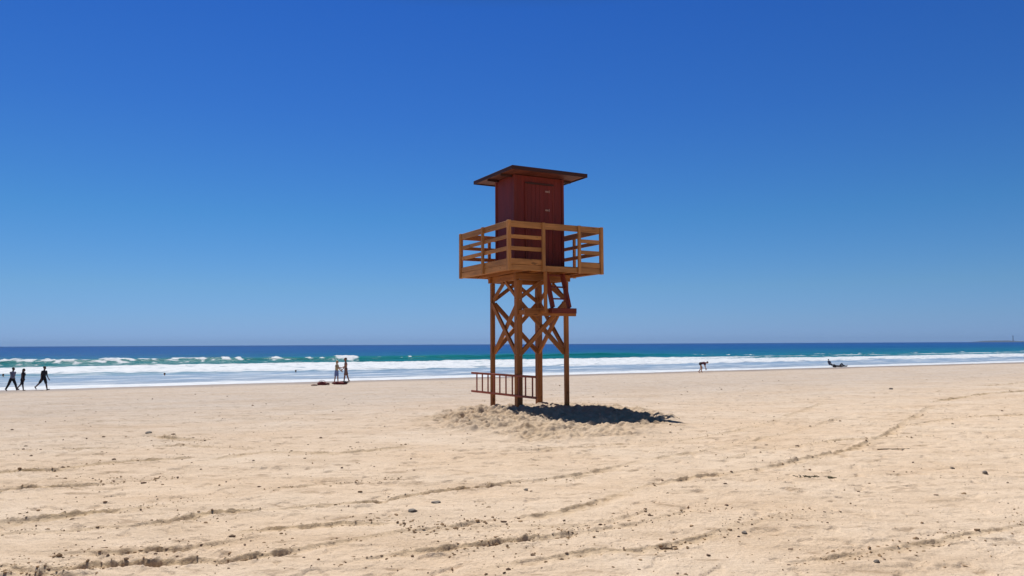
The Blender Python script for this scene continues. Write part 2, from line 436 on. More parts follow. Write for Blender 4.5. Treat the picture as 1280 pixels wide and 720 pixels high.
def grid_object(name, X, Y, Z, mat, attrs, smooth=True, wrap=False):
    nr, nc = X.shape
    co = np.stack([X, Y, Z], -1).reshape(-1, 3).astype(np.float32)
    i = np.arange(nr - 1)[:, None]; j = np.arange(nc if wrap else nc - 1)[None, :]
    j2 = (j + 1) % nc
    q = np.stack([i * nc + j, i * nc + j2, (i + 1) * nc + j2, (i + 1) * nc + j], -1).reshape(-1, 4)
    me = bpy.data.meshes.new(name)
    me.vertices.add(len(co)); me.vertices.foreach_set('co', co.ravel())
    me.loops.add(q.size); me.loops.foreach_set('vertex_index', q.ravel().astype(np.int32))
    me.polygons.add(len(q)); me.polygons.foreach_set('loop_start', np.arange(0, q.size, 4, dtype=np.int32))
    me.polygons.foreach_set('use_smooth', np.full(len(q), smooth))
    me.update(calc_edges=True)
    for k, v in attrs.items():
        a = me.attributes.new(k, 'FLOAT', 'POINT'); a.data.foreach_set('value', v.ravel().astype(np.float32))
    me.validate()
    return link(name, me, mat)

# ------------------------------------------------------------------ the beach
def build_sand():
    fa = np.radians(np.arange(-44, 44.001, .088))
    ba = np.radians(np.arange(48, 313, 4.0))
    A = np.concatenate([fa, ba])               # clockwise from +y
    r1 = np.geomspace(.3, 3.6, 24)[:-1]
    r2 = 3.6 * np.exp(np.arange(0, math.log(100 / 3.6), .0023))
    r3 = np.geomspace(101, 13800, 80)
    Rr = np.concatenate([r1, r2, r3])
    RR, AA = np.meshgrid(Rr, A, indexing='ij')
    X = RR * np.sin(AA); Y = RR * np.cos(AA)
    # the rows are wound so faces look up: angle clockwise, radius outwards
    x = X.ravel(); y = Y.ravel()
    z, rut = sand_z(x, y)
    far = RR.ravel() > 110
    zb = base_z(x, y); z = np.where(far, zb, z)
    s = shore_s(x, y)
    wet = sstep(-13.0 , -5.0, s + 2.0 * vn(x / 7, y / 5, 77)) * .85
    damp = sstep(-58, -34, s)
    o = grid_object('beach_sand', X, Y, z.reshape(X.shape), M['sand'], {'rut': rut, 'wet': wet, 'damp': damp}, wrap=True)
    o.data.flip_normals()
    o['kind'] = 'structure'
    return o
build_sand()

# ------------------------------------------------------------------ the sea
def crest_h(t):
    return .86 * sstep(150, 100, t) * (1 + .16 * vn(t / 7, t * 0 + 3, 5)) * sstep(-160, -90, t) + .10

def build_sea():
    tl = -75 - np.geomspace(1, 9500, 50)[::-1]
    tm = np.arange(-75, 160, .36); tr = 160 + np.cumsum(np.minimum(.4 * 1.03 ** np.arange(150), 1e9))
    tr2 = tr[-1] + np.geomspace(5, 9500, 40)
    T = np.concatenate([tl, tm, tr, tr2])
    S = np.concatenate([np.arange(-6, 64, .30), np.arange(64, 92, .22), 92 + np.cumsum(.25 * 1.022 ** np.arange(200)), ])
    S = np.concatenate([S, S[-1] + np.geomspace(8, 9500, 60)])
    TT, SS = np.meshgrid(T, S, indexing='xy')   # rows s, cols t
    t = TT.ravel(); s = SS.ravel()
    near = sstep(900, 300, s) * sstep(1200, 500, np.abs(t))
    # swell and chop
    z = .10 * vn(t / 30, s / 9, 1) * sstep(10, 60, s) * near
    z += .05 * vn(t / 6, s / 2.6, 2) * sstep(3, 40, s) * near
    z += .22 * np.sin((s - 95) / 6.3 + .7 * vn(t / 25, s / 25, 8)) * sstep(90, 130, s) * sstep(500, 200, s)
    # the breaking wave
    sc = 73 + 2.6 * vn(t / 22, t * 0, 12) + .8 * vn(t / 5, t * 0, 13)
    h = crest_h(t)
    u = s - sc
    prof = np.where(u > 0, np.exp(-(u / 11.0) ** 1.3), np.exp(-(np.abs(u) / 3.1) ** 1.7))
    z += h * prof - .12 * np.exp(-((u + 8) / 4) ** 2)
    # foam
    foam = np.zeros_like(t)
    face = sstep(-7.5, -1, u) * sstep(3.5, -.5, u) * np.clip(h, 0, 1)
    # whitewater along the crest: dense at the left, patches further right
    cov = .7 * vn(t / 3.6, t * 0 + 7, 14) + .45 * vn(t / 1.1, t * 0 + 5, 15) + .5 * vn(t / 1.4, s / 1.1, 75)
    bias = np.interp(t, [-60, -6, 8, 20, 40, 70, 95, 130], [.26, .22, .18, .06, -.16, -.60, -.75, -.2])
    brk = sstep(-.05, .32, cov + bias)
    big = np.exp(-((t - 46.5) / 2.1) ** 2)             # the one big broken section
    brk = np.maximum(brk, sstep(.15, .6, big))
    crest = np.exp(-((u + .7) / (1.15 + 1.2 * big)) ** 2) * brk
    spill = sstep(-6.0, -1.5, u) * sstep(1.5, -.5, u) * np.clip(vn(t / 1.2, s / 1.5, 16) * 1.6 + bias * 1.6 + .04 + 1.1 * big, 0, 1)
    foam = np.maximum(foam, crest * 1.0); foam = np.maximum(foam, spill * .8)
    # thin broken foam in front of the wave, left
    pat = np.clip(vn(t / 1.8, s / 1.3, 17) * 1.3 + .02 + bias * 1.6, 0, 1) * sstep(60, 63, s) * sstep(72, 66, s)
    foam = np.maximum(foam, .75 * pat)
    # right-hand: whitewater line where the wave has closed out
    rw = sstep(95, 140, t)
    s_r = 62 + 3 * vn(t / 18, t * 0 + 2, 18)
    foam = np.maximum(foam, rw * np.exp(-((s - s_r) / 5.0) ** 2) * (.98 + .35 * vn(t / 7, s / 3, 19)))
    # the inshore bore of white water
    hi = 60 + 1.2 * vn(t / 14, t * 0 + 9, 20) - 10 * rw
    lo = np.interp(t, [-60, 0, 40, 90, 150, 300], [30, 33, 24, 22, 21, 21]) + 3.2 * vn(t / 12, t * 0 + 4, 21) + 1.2 * vn(t / 3, t * 0 + 4, 22)
    band = sstep(hi + 1.0, hi - 1.0, s) * sstep(lo - 3.5, lo + 1.5, s)
    foam = np.maximum(foam, band * (.86 + .34 * fbm(t / 4, s / 2.2, 23, 3)))
    # gap of teal/blue between two white lines far right
    foam = foam * (1 - rw * .95 * np.exp(-((s - 47) / 4.0) ** 2))
    z += band * (.08 + .06 * fbm(t / 1.6, s / .9, 24, 3)) * sstep(-6, 8, s)
    z += .13 * np.exp(-((s - hi + 1.0) / 1.0) ** 2) * (1 + .5 * vn(t / 2, s / 1, 25))
    z += .16 * np.exp(-((s - lo - 1.2) / 1.0) ** 2)
    z += crest * .22 * np.abs(fbm(t / 1.1, s / .8, 26, 3)) + big * crest * .12
    # shallows: lace and streaks of foam between bore and swash
    mid = sstep(1, 5, s) * sstep(lo + 2, lo - 4, s)
    lace = .50 + .50 * fbm(t / 9, s / 1.5, 27, 3)
    foam = np.maximum(foam, mid * np.clip(lace, 0, 1) * .72)
    l2 = 12 + 4 * vn(t / 25, t * 0 + 1, 28)
    foam = np.maximum(foam, .8 * np.exp(-((s - l2) / .9) ** 2) * np.clip(.5 + vn(t / 10, t * 0, 29), 0, 1))
    # swash edge
    edge = 1.2 * vn(t / 11, t * 0 + 8, 30) + .5 * vn(t / 3.2, t * 0 + 6, 31)
    ew = 3.2 + 1.2 * vn(t / 17, t * 0 + 1, 32)
    foam = np.maximum(foam, sstep(edge - 3, edge - 1.5, s) * sstep(ew + 2.0, ew, s) * 1.05)
    z += .05 * sstep(1.2, 6, s)
    z += .035 * edge * sstep(6, 2, s) * -1
    z += .05 * np.exp(-((s - edge - 1.0) / .8) ** 2)
    z += .03 * vn(t / 4, s / 1.5, 33) * sstep(2, 8, s) * near
    # small whitecaps further out
    wc = sstep(.62, .8, vn(t / 7, s / 3.2, 34) + .3 * vn(t / 2, s / 1, 35)) * sstep(110, 150, s) * sstep(600, 300, s)
    foam = np.maximum(foam, wc * .12)
    Z = z.reshape(TT.shape)
    off = np.log10(1 + np.maximum(s, 0)) / 4.5
    o = grid_object('sea', TT, SS, Z, M['sea'], {'foam': np.clip(foam, 0, 1.3), 'offshore': off, 'face': face * .75})
    o.location = (P0[0], P0[1], WATER_Z); o.rotation_euler = (0, 0, SHORE_ANG)
    o['kind'] = 'structure'
build_sea()

# ------------------------------------------------------------------ the lifeguard tower
TH = R(28.86); TL = 2.917
UX = Vector((math.cos(TH), math.sin(TH), 0)); VY = Vector((-math.sin(TH), math.cos(TH), 0))
TF = Vector((-0.074, 20.0, 0)); TC = TF + UX * TL / 2 + VY * TL / 2
HL = TL / 2
ZB, ZT = 3.574, 4.874          # underside of deck skirt, top of rail
tower = empty('lifeguard_tower', (TC.x, TC.y, 0), TH)
tag(tower, 'tall wooden lifeguard tower with dark red cabin and railed deck on four legs', 'lifeguard tower')

def build_tower():
    W = M['wood']; WL = M['woodl']; T = tower
    lx0, lx1, ly0, ly1 = .67 - HL, .67 + 1.537 - HL, .718 - HL, .718 + 1.505 - HL
    sizes = {(0, 0): .17, (1, 1): .165, (1, 0): .115, (0, 1): .115}
    LX = (lx0, lx1); LY = (ly0, ly1)
    for (i, j), sz in sizes.items():
        board('leg', (LX[i], LY[j], -.55), (LX[i], LY[j], ZB - .19), sz, sz, (1, 0, 0), W, T, .012)
    # beams over the legs, two each way
    for j in (0, 1):
        board('beam', (lx0 - .12, LY[j], ZB - .092), (lx1 + .12, LY[j], ZB - .092), .18, .11, (0, 0, 1), W, T)
    for i in (0, 1):
        board('beam', (LX[i], ly0 + .058, ZB - .095), (LX[i], ly1 - .058, ZB - .095), .17, .10, (0, 0, 1), W, T)
    # joists under the deck
    for k in range(7):
        xx = -HL + .10 + k * (TL - .20) / 6
        board('joist', (xx, -HL + .055, ZB + .070), (xx, HL - .055, ZB + .070), .13, .05, (0, 0, 1), W, T)
    # deck boards
    nb = 20; bw = (TL - .10) / nb
    for k in range(nb):
        yy = -HL + .05 + bw * (k + .5)
        board('deck_board', (-HL + .055, yy, ZB + .153), (HL - .055, yy, ZB + .153), bw - .008, .030, (0, 1, 0), W, T, .003)
    # faces of the railing: (axis, side)
    PW = .085
    def face(fx, yfix, posts, opening=None):
        """fx(a, off, z) -> point; a runs along the face 0..TL, off is outwards"""
        up = (0, 0, 1)
        spans = [(0.045, TL - .045)]
        # cap board
        board('top_rail', fx(0.0 + .046, -.0, ZT - .085), fx(TL - .046, -.0, ZT - .085), .165, .040, up, WL, T)
        spans = [(0.046, TL - .046)] if opening is None else [(0.046, opening[0]), (opening[1], TL - .046)]
        for a, b in spans:
            board('middle_rail', fx(a, 0, ZT - .415), fx(b, 0, ZT - .415), .100, .036, up, WL, T)
            board('middle_rail', fx(a, 0, ZT - .725), fx(b, 0, ZT - .725), .105, .036, up, WL, T)
        board('skirt_board', fx(.046, 0, ZB + .075), fx(TL - .046, 0, ZB + .075), .145, .036, up, WL, T)
        for a, b in spans:
            board('skirt_board', fx(a, 0, ZB + .232), fx(b, 0, ZB + .232), .150, .036, up, WL, T)
        for a in posts:
            board('rail_post', fx(a, .052, ZB - .01), fx(a, .052, ZT - .002), PW, .066, fx(1, 0, 0) - fx(0, 0, 0), WL, T)
    fr = lambda a, off, z: Vector((-HL + a, -HL - off, z))
    bk = lambda a, off, z: Vector((-HL + a, HL + off, z))
    lf = lambda a, off, z: Vector((-HL - off, -HL + a, z))
    rt = lambda a, off, z: Vector((HL + off, -HL + a, z))
    face(fr, None, (1.02, 2.16), opening=(1.02, 2.16))
    face(bk, None, (.95, 1.95))
    face(lf, None, (1.42,))
    face(rt, None, (1.42,))
    for sx in (-1, 1):
        for sy in (-1, 1):
            board('corner_post', (sx * (HL + .006), sy * (HL + .006), ZB - .012), (sx * (HL + .006), sy * (HL + .006), ZT + .006), .096, .096, (1, 0, 0), WL, T, .008)
    # cross braces and knee braces on each side between legs
    zlo, zhi = 1.40, 2.80
    def bracing(pt, L0, L1, out):
        mid = (L0 + L1) / 2; up = Vector(out)
        board('cross_brace', pt(L0, zlo, .035), pt(L1, zhi, .035), .065, .125, up, W, T)
        board('cross_brace', pt(L0, zhi, -.035), pt(L1, zlo, -.035), .065, .125, up, W, T)
        board('knee_brace', pt(L0 + .02, 2.92, .0), pt(mid - .05, ZB - .20, .0), .06, .10, up, W, T)
        board('knee_brace', pt(L1 - .02, 2.92, .0), pt(mid + .05, ZB - .20, .0), .06, .10, up, W, T)
    bracing(lambda a, z, o: Vector((a, ly0 - o, z)), lx0 + .06, lx1 - .05, (0, -1, 0))
    bracing(lambda a, z, o: Vector((a, ly1 + o, z)), lx0 + .05, lx1 - .06, (0, 1, 0))
    bracing(lambda a, z, o: Vector((lx0 - o, a, z)), ly0 + .06, ly1 - .05, (-1, 0, 0))
    bracing(lambda a, z, o: Vector((lx1 + o, a, z)), ly0 + .05, ly1 - .06, (1, 0, 0))
    # ladder landing carried on two arms from the legs
    zl = 2.50
    yb = -HL + .22
    board('landing_post', (-HL + 1.07, -HL - .052, zl - .02), (-HL + 1.07, -HL - .052, ZB - .012), .085, .066, (1, 0, 0), W, T)
    board('landing_beam', (-HL + .58, yb, zl), (-HL + 2.20, yb, zl), .20, .06, (0, 0, 1), W, T)
    board('landing_arm', (lx0, ly0 - .088, zl), (lx0, yb + .027, zl), .14, .06, (0, 0, 1), W, T)
    board('landing_arm', (lx1, ly0 - .060, zl), (lx1, yb + .027, zl), .14, .06, (0, 0, 1), W, T)
    board('landing_arm', (-HL + 1.07, yb - .027, zl + .01), (-HL + 1.07, -HL - .018, zl + .01), .10, .05, (0, 0, 1), W, T)
    board('landing_tread', (-HL + 1.32, yb - .10, zl + .04), (-HL + 2.12, yb - .10, zl + .04), .14, .15, (0, 0, 1), M['woodr'], T)
    # ladder between landing and deck
    l = empty('deck_ladder', (0, 0, 0)); l.parent = T
    xa, xb = -HL + 1.40, -HL + 1.93
    tz, bz = ZB + .10, zl + .12
    ty, by = -HL + .50, yb - .10
    for xx in (xa, xb):
        board('stile', (xx, by, bz), (xx, ty, tz), .068, .15, (1, 0, 0), M['woodr'], l)
    for k in range(3):
        f = (k + .75) / 3.2
        y = by + (ty - by) * f; z = bz + (tz - bz) * f
        board('rung', (xa + .024, y, z), (xb - .024, y, z), .04, .08, (0, 0, 1), M['woodr'], l)
    # bolts where the braces meet the legs
    def bolt(p, axis):
        bm = bmesh.new(); bmesh.ops.create_cone(bm, segments=6, cap_ends=True, radius1=.020, radius2=.018, depth=.018)
        me = bpy.data.meshes.new('bolt'); bm.to_mesh(me); bm.free()
        o = link('bolt', me, M['metal'], T); o.location = p
        o.rotation_euler = (R(90), 0, 0) if axis == 'y' else (0, R(90), 0)
    for z in (1.35, 2.85, 3.40):
        bolt((lx0, ly0 - .090, z), 'y'); bolt((lx0 - .090, ly0, z), 'x')
        bolt((lx1, ly0 - .062, z), 'y'); bolt((lx0 - .062, ly1, z), 'x')

    # ---------------- cabin
    cx0, cx1 = .68 - HL, .68 + 1.575 - HL
    cy0, cy1 = .906 - HL, .906 + 1.092 - HL
    z0, z1 = ZB + .170, 6.330
    cab = empty('cabin', (0, 0, 0)); cab.parent = T
    def wall(p0, p1, n, name='wall'):
        """tongue-and-groove boards over a backing panel"""
        p0 = Vector((*p0, 0)); p1 = Vector((*p1, 0)); d = (p1 - p0); ln = d.length; d.normalize()
        bm = bmesh.new(); m = Matrix((d, Vector((-d.y, d.x, 0)), Vector((0, 0, 1)))).transposed().to_4x4()
        c = (p0 + p1) / 2; h = z1 - z0
        mm = m.copy(); mm.translation = (c.x - m.col[1].x * -.022, c.y - m.col[1].y * -.022, (z0 + z1) / 2)
        box_bm(bm, ln - .10, .020, h - .01, mm)
        nb = max(3, round(ln / .135)); bw = (ln - .09) / nb
        for k in range(nb):
            q = p0 + d * (.045 + bw * (k + .5))
            mm = m.copy(); mm.translation = (q.x, q.y, (z0 + z1) / 2)
            box_bm(bm, bw - .0016, .022, h, mm, .0016)
        me = bpy.data.meshes.new(name); bm.to_mesh(me); bm.free()
        return link(name, me, M['red'], cab)
    i = .012
    wall((cx0, cy0 + i), (cx1, cy0 + i), 0); wall((cx1, cy1 - i), (cx0, cy1 - i), 0)
    wall((cx0 + i, cy1), (cx0 + i, cy0), 0); wall((cx1 - i, cy0), (cx1 - i, cy1), 0)
    for x, y in ((cx0, cy0), (cx1, cy0), (cx0, cy1), (cx1, cy1)):
        board('corner_trim', (x + (.012 if x == cx0 else -.012), y + (.012 if y == cy0 else -.012), z0 - .004), (x + (.012 if x == cx0 else -.012), y + (.012 if y == cy0 else -.012), z1 + .004), .075, .075, (1, 0, 0), M['trim'], cab, .006)
    # door in the front face, flush boards standing a little proud, with hasps
    dx0, dx1 = cx0 + .38, cx0 + 1.20
    dz1 = z0 + 2.36
    dm = Matrix.Translation(((dx0 + dx1) / 2, cy0 - .016, (z0 + .03 + dz1) / 2))
    bm = bmesh.new()
    nb = 6; bw = (dx1 - dx0) / nb
    for k in range(nb):
        box_bm(bm, bw - .002, .026, dz1 - z0 - .03, Matrix.Translation((-(dx1 - dx0) / 2 + bw * (k + .5), 0, 0)), .004)
    me = bpy.data.meshes.new('door'); bm.to_mesh(me); bm.free()
    door = link('door', me, M['red'], cab); door.matrix_local = dm
    dh = (dz1 - z0 - .03) / 2
    for xx in (dx0 - .03, dx1 + .03):
        board('door_frame', (xx, cy0 - .014, z0), (xx, cy0 - .014, dz1 + .05), .050, .030, (1, 0, 0), M['trim'], cab, .004)
    board('door_frame', (dx0 - .055, cy0 - .018, dz1 + .030), (dx1 + .055, cy0 - .018, dz1 + .030), .05, .034, (0, 0, 1), M['roof'], cab, .004)
    for zz in (6.330 - .40, 6.330 - .93):
        bm = bmesh.new()
        box_bm(bm, .15, .010, .045, None, .003)
        bmesh.ops.create_cone(bm, segments=10, cap_ends=True, radius1=.012, radius2=.012, depth=.075, matrix=Matrix.Translation((.05, -.012, 0)))
        me = bpy.data.meshes.new('hasp'); bm.to_mesh(me); bm.free()
        h = link('hasp', me, M['metal'], door)
        h.location = (dx1 - .16 - (dx0 + dx1) / 2, -.0195, zz - (z0 + .03 + dz1) / 2)
    # ---------------- roof
    rx0, ry0 = .27 - HL, .288 - HL; ra, rb = 2.404, 2.324
    rx1, ry1 = rx0 + ra, ry0 + rb; zr = 6.424
    rf = empty('roof', (0, 0, 0)); rf.parent = T
    bm = bmesh.new()
    # very low hipped slab
    zb_ = zr - .055
    ring0 = [(rx0 + .02, ry0 + .02), (rx1 - .02, ry0 + .02), (rx1 - .02, ry1 - .02), (rx0 + .02, ry1 - .02)]
    v0 = [bm.verts.new((x, y, zb_)) for x, y in ring0]
    v1 = [bm.verts.new((x, y, zr - .010)) for x, y in ring0]
    top = bm.verts.new(((rx0 + rx1) / 2, (ry0 + ry1) / 2, zr + .10))
    bm.faces.new(v0[::-1])
    for k in range(4):
        bm.faces.new((v0[k], v0[(k + 1) % 4], v1[(k + 1) % 4], v1[k])); bm.faces.new((v1[k], v1[(k + 1) % 4], top))
    me = bpy.data.meshes.new('roof_covering'); bm.to_mesh(me); bm.free()
    link('roof_covering', me, M['felt'], rf)
    # soffit boards
    n = 17; bw = (ra - .06) / n
    for k in range(n):
        xx = rx0 + .03 + bw * (k + .5)
        board('soffit_board', (xx, ry0 + .03, zb_ - .012), (xx, ry1 - .03, zb_ - .012), bw - .006, .018, (1, 0, 0), M['soffit'], rf, .002)
    for p, q in (((rx0, ry0), (rx1, ry0)), ((rx0, ry1), (rx1, ry1))):
        board('fascia', (p[0] - .012, p[1], zr - .052), (q[0] + .012, q[1], zr - .052), .104, .026, (0, 0, 1), M['roof'], rf, .004)
    for x in (rx0, rx1):
        board('fascia', (x, ry0 + .014, zr - .053), (x, ry1 - .014, zr - .053), .102, .024, (0, 0, 1), M['roof'], rf, .004)
    for y in (cy0 + .15, cy1 - .15):
        board('roof_beam', (rx0 + .06, y, zb_ - .055), (cx0 - .003, y, zb_ - .055), .065, .05, (0, 0, 1), M['roof'], rf, .004)
        board('roof_beam', (cx1 + .003, y, zb_ - .055), (rx1 - .06, y, zb_ - .055), .065, .05, (0, 0, 1), M['roof'], rf, .004)
build_tower()

# the detached lower ladder, lashed sideways to the legs' left side
def build_ladder():
    t = empty('ladder', (TC.x, TC.y, 0), TH)
    tag(t, 'red-brown wooden ladder lying on its side across the left legs of the tower', 'ladder')
    x = -.90
    ya, yb = 1.93, -1.85
    za = (.85, .84); 
    zt0, zt1 = (0.796, 0.804); zb0, zb1 = (0.259, 0.272)
    up = (0, 0, 1)
    board('stile', (x, ya, zt0), (x, yb, zt1), .060, .035, up, M['ladder'], t, .006)
    board('stile', (x, ya, zb0), (x, yb, zb1), .060, .035, up, M['ladder'], t, .006)
    n = 10
    for k in range(n):
        f = (k + 1.0) / (n + .5)
        y = ya + (yb - ya) * f
        board('rung', (x, y, zb0 + (zb1 - zb0) * f + .028), (x, y, zt0 + (zt1 - zt0) * f - .028), .045, .028, (0, 1, 0), M['ladder'], t, .005)
build_ladder()

# ------------------------------------------------------------------ people
def capsule(bm, a, b, ra, rb, seg=10):
    a = Vector(a); b = Vector(b); d = b - a; ln = d.length
    if ln < 1e-5: ln = 1e-5; d = Vector((0, 0, 1))
    q = d.to_track_quat('Z', 'Y').to_matrix().to_4x4()
    m = q.copy(); m.translation = (a + b) / 2
    bmesh.ops.create_cone(bm, segments=seg, cap_ends=True, radius1=ra, radius2=rb, depth=ln, matrix=m)
    for p, r in ((a, ra), (b, rb)):
        bmesh.ops.create_icosphere(bm, subdivisions=2, radius=r, matrix=Matrix.Translation(p))

def ellip(bm, c, r, rot=None):
    m = Matrix.Translation(c) @ (rot.to_4x4() if rot is not None else Matrix.Identity(4)) @ Matrix.Diagonal((*r, 1))
    bmesh.ops.create_icosphere(bm, subdivisions=3, radius=1, matrix=m)

def fuse(bm, voxel, name, mat, parent, smooth_it=3):
    me = bpy.data.meshes.new(name + '_src'); bm.to_mesh(me); bm.free()
    tmp = bpy.data.objects.new('tmp', me); COL.objects.link(tmp)
    r = tmp.modifiers.new('r', 'REMESH'); r.mode = 'VOXEL'; r.voxel_size = voxel
    s = tmp.modifiers.new('s', 'SMOOTH'); s.iterations = smooth_it; s.factor = .5
    dg = bpy.context.evaluated_depsgraph_get()
    out = bpy.data.meshes.new_from_object(tmp.evaluated_get(dg)); out.name = name
    bpy.data.objects.remove(tmp); bpy.data.meshes.remove(me)
    out.polygons.foreach_set('use_smooth', [True] * len(out.polygons))
    out.materials.clear()
    return link(name, out, mat, parent)

def rotx(v, a):
    c, s = math.cos(a), math.sin(a)
    return Vector((v.x, v.y * c - v.z * s, v.y * s + v.z * c))

def person(label, loc, facing, H=1.72, lean=4, neck=0, legL=(0, 0), legR=(0, 0), armL=(0, 10, 4), armR=(0, 10, 4),
           hair='short', hairm='hair', skinm='skin', wear=(), tilt=0, female=False, group=None, sink=0.0, cat='person', headyaw=0):
    """forward is +y before turning by 'facing' (degrees about z, 0 = facing away from the camera)"""
    k = H / 1.72
    up = Vector((0, 0, 1)); la = R(lean)
    def dirn(a, side=0.0):          # angle from straight down, + forward
        v = Vector((math.sin(R(side)), math.sin(R(a)) * math.cos(R(side)), -math.cos(R(a)) * math.cos(R(side))))
        return v.normalized()
    tv = Vector((0, math.sin(la), math.cos(la))); fv = Vector((0, math.cos(la), -math.sin(la)))
    pel = Vector((0, 0, 0)); waist = pel + tv * .13 * k; chest = pel + tv * .34 * k; sh = pel + tv * .47 * k
    nl = la + R(neck); nv = Vector((0, math.sin(nl), math.cos(nl))); nf = Vector((0, math.cos(nl), -math.sin(nl)))
    nb = sh + tv * .03 * k; nt = nb + nv * .09 * k; hd = nt + nv * .10 * k + nf * .015 * k
    sw = (.165 if female else .185) * k; hw = .095 * k
    J = {}
    for s, nm, leg, arm in ((-1, 'L', legL, armL), (1, 'R', legR, armR)):
        hip = pel + Vector((s * hw, 0, -.03 * k))
        kn = hip + dirn(leg[0], s * 2) * .43 * k
        an = kn + dirn(leg[0] - leg[1]) * .41 * k
        fa = R(leg[0] - leg[1] + (leg[2] if len(leg) > 2 else 90))
        toe = an + Vector((0, math.sin(fa), -math.cos(fa))) * .17 * k + Vector((s * .02, 0, 0))
        shd = sh + Vector((s * sw, 0, 0)) - tv * .03 * k
        el = shd + dirn(arm[0], s * arm[2]) * .29 * k
        wr = el + dirn(arm[0] + arm[1], s * arm[2] * .5) * .25 * k
        J[nm] = (hip, kn, an, toe, shd, el, wr, dirn(arm[0] + arm[1] + 12, s * arm[2] * .5))
    pts = [hd]
    def X(v): return rotx(v, -R(tilt))
    allp = [X(v) for nm in 'LR' for v in J[nm][:7]] + [X(pel), X(hd)]
    rads = [.09, .06, .045, .035, .06, .045, .035] * 2 + [.13, .11]
    zmin = min(p.z - r * k for p, r in zip(allp, rads))
    off = Vector((0, 0, -zmin - .005 - sink))
    def P(v): return X(v) + off
    root = empty('person', loc, R(facing)); tag(root, label, cat, group)
    rot = Matrix.Rotation(-R(tilt), 3, 'X')
    rl = Matrix((Vector((1, 0, 0)), fv, tv)).transposed(); rh = Matrix((Vector((1, 0, 0)), nf, nv)).transposed()
    bm = bmesh.new()
    ellip(bm, P(pel + tv * .02 * k), (.155 * k, .105 * k, .12 * k), rot @ rl)
    ellip(bm, P(waist + tv * .04), (.125 * k, .09 * k, .17 * k), rot @ rl)
    ellip(bm, P(chest), (.165 * k, .11 * k, .19 * k), rot @ rl)
    capsule(bm, P(sh - Vector((sw * .8, 0, .02))), P(sh + Vector((sw * .8, 0, -.02))), .06 * k, .06 * k)
    if female:
        for s in (-1, 1): ellip(bm, P(chest + fv * .085 * k + Vector((s * .07 * k, 0, 0))), (.06 * k, .05 * k, .06 * k))
    capsule(bm, P(nb - tv * .03), P(nt), .062 * k, .052 * k)
    # head: skull, jaw, nose, ears, brow
    ellip(bm, P(hd + nv * .015 * k), (.078 * k, .097 * k, .105 * k), rot @ rh)
    ellip(bm, P(hd - nv * .055 * k + nf * .025 * k), (.058 * k, .066 * k, .065 * k), rot @ rh)
    capsule(bm, P(hd + nf * .088 * k + nv * .01), P(hd + nf * .112 * k - nv * .025 * k), .012 * k, .017 * k)
    for s in (-1, 1): ellip(bm, P(hd + Vector((s * .080 * k, 0, 0)) - nv * .005), (.012 * k, .02 * k, .032 * k), rot @ rh)
    for nm in 'LR':
        s = -1 if nm == 'L' else 1
        hip, kn, an, toe, shd, el, wr, hdv = J[nm]
        capsule(bm, P(hip), P(kn), .088 * k, .056 * k); 
        mc = kn + (an - kn) * .3
        capsule(bm, P(kn), P(mc), .056 * k, .056 * k); capsule(bm, P(mc), P(an), .056 * k, .038 * k)
        capsule(bm, P(an), P(toe), .040 * k, .030 * k); capsule(bm, P(an), P(an - (toe - an).normalized() * .05 * k), .038 * k, .032 * k)
        capsule(bm, P(shd), P(el), .054 * k, .041 * k); capsule(bm, P(el), P(wr), .041 * k, .028 * k)
        # palm, four fingers, thumb
        side = Vector((0, 1, 0)); side = (side - hdv * side.dot(hdv)).normalized() if abs(hdv.y) < .95 else Vector((0, 0, 1))
        nrm = hdv.cross(side)
        pc = wr + hdv * .085 * k
        capsule(bm, P(wr), P(pc - side * .018 * k), .022 * k, .017 * k); capsule(bm, P(wr), P(pc + side * .018 * k), .022 * k, .017 * k)
        for fi, fl in enumerate((.075, .085, .08, .06)):
            b0 = pc + side * (.030 - .020 * fi) * k; b1 = b0 + (hdv + side * (.12 - .08 * fi)).normalized() * fl * .5 * k
            b2 = b1 + (hdv + nrm * s * .5).normalized() * fl * .5 * k
            capsule(bm, P(b0), P(b1), .0095 * k, .009 * k, 6); capsule(bm, P(b1), P(b2), .009 * k, .008 * k, 6)
        tb = wr + hdv * .03 * k + side * .025 * k; t1 = tb + (hdv * .5 + side).normalized() * .035 * k; t2 = t1 + (hdv + side * .3).normalized() * .032 * k
        capsule(bm, P(tb), P(t1), .012 * k, .011 * k, 6); capsule(bm, P(t1), P(t2), .011 * k, .009 * k, 6)
    fuse(bm, .0095, 'body', M[skinm], root, 2)
    # eyes and mouth
    for s in (-1, 1):
        bm = bmesh.new(); ellip(bm, P(hd + Vector((s * .030 * k, 0, 0)) + nf * .088 * k + nv * .012 * k), (.013 * k, .008 * k, .007 * k), rot @ rh)
        me = bpy.data.meshes.new('eye'); bm.to_mesh(me); bm.free(); link('eye', me, M['eye'], root)
    bm = bmesh.new(); ellip(bm, P(hd + nf * .089 * k - nv * .055 * k), (.024 * k, .008 * k, .006 * k), rot @ rh)
    me = bpy.data.meshes.new('mouth'); bm.to_mesh(me); bm.free(); link('mouth', me, M['lip'], root)
    # hair
    bm = bmesh.new()
    ellip(bm, P(hd + nv * .035 * k - nf * .016 * k), (.088 * k, .100 * k, .098 * k), rot @ rh)
    if hair == 'long':
        capsule(bm, P(hd - nf * .06 * k), P(hd - nf * .085 * k - nv * .20 * k), .075 * k, .05 * k)
    if hair == 'bun':
        ellip(bm, P(hd - nf * .10 * k + nv * .07 * k), (.045 * k, .045 * k, .045 * k))
    if hair == 'bob':
        capsule(bm, P(hd - nf * .04 * k), P(hd - nf * .04 * k - nv * .09 * k), .085 * k, .075 * k)
    fuse(bm, .012, 'hair', M[hairm], root, 1)
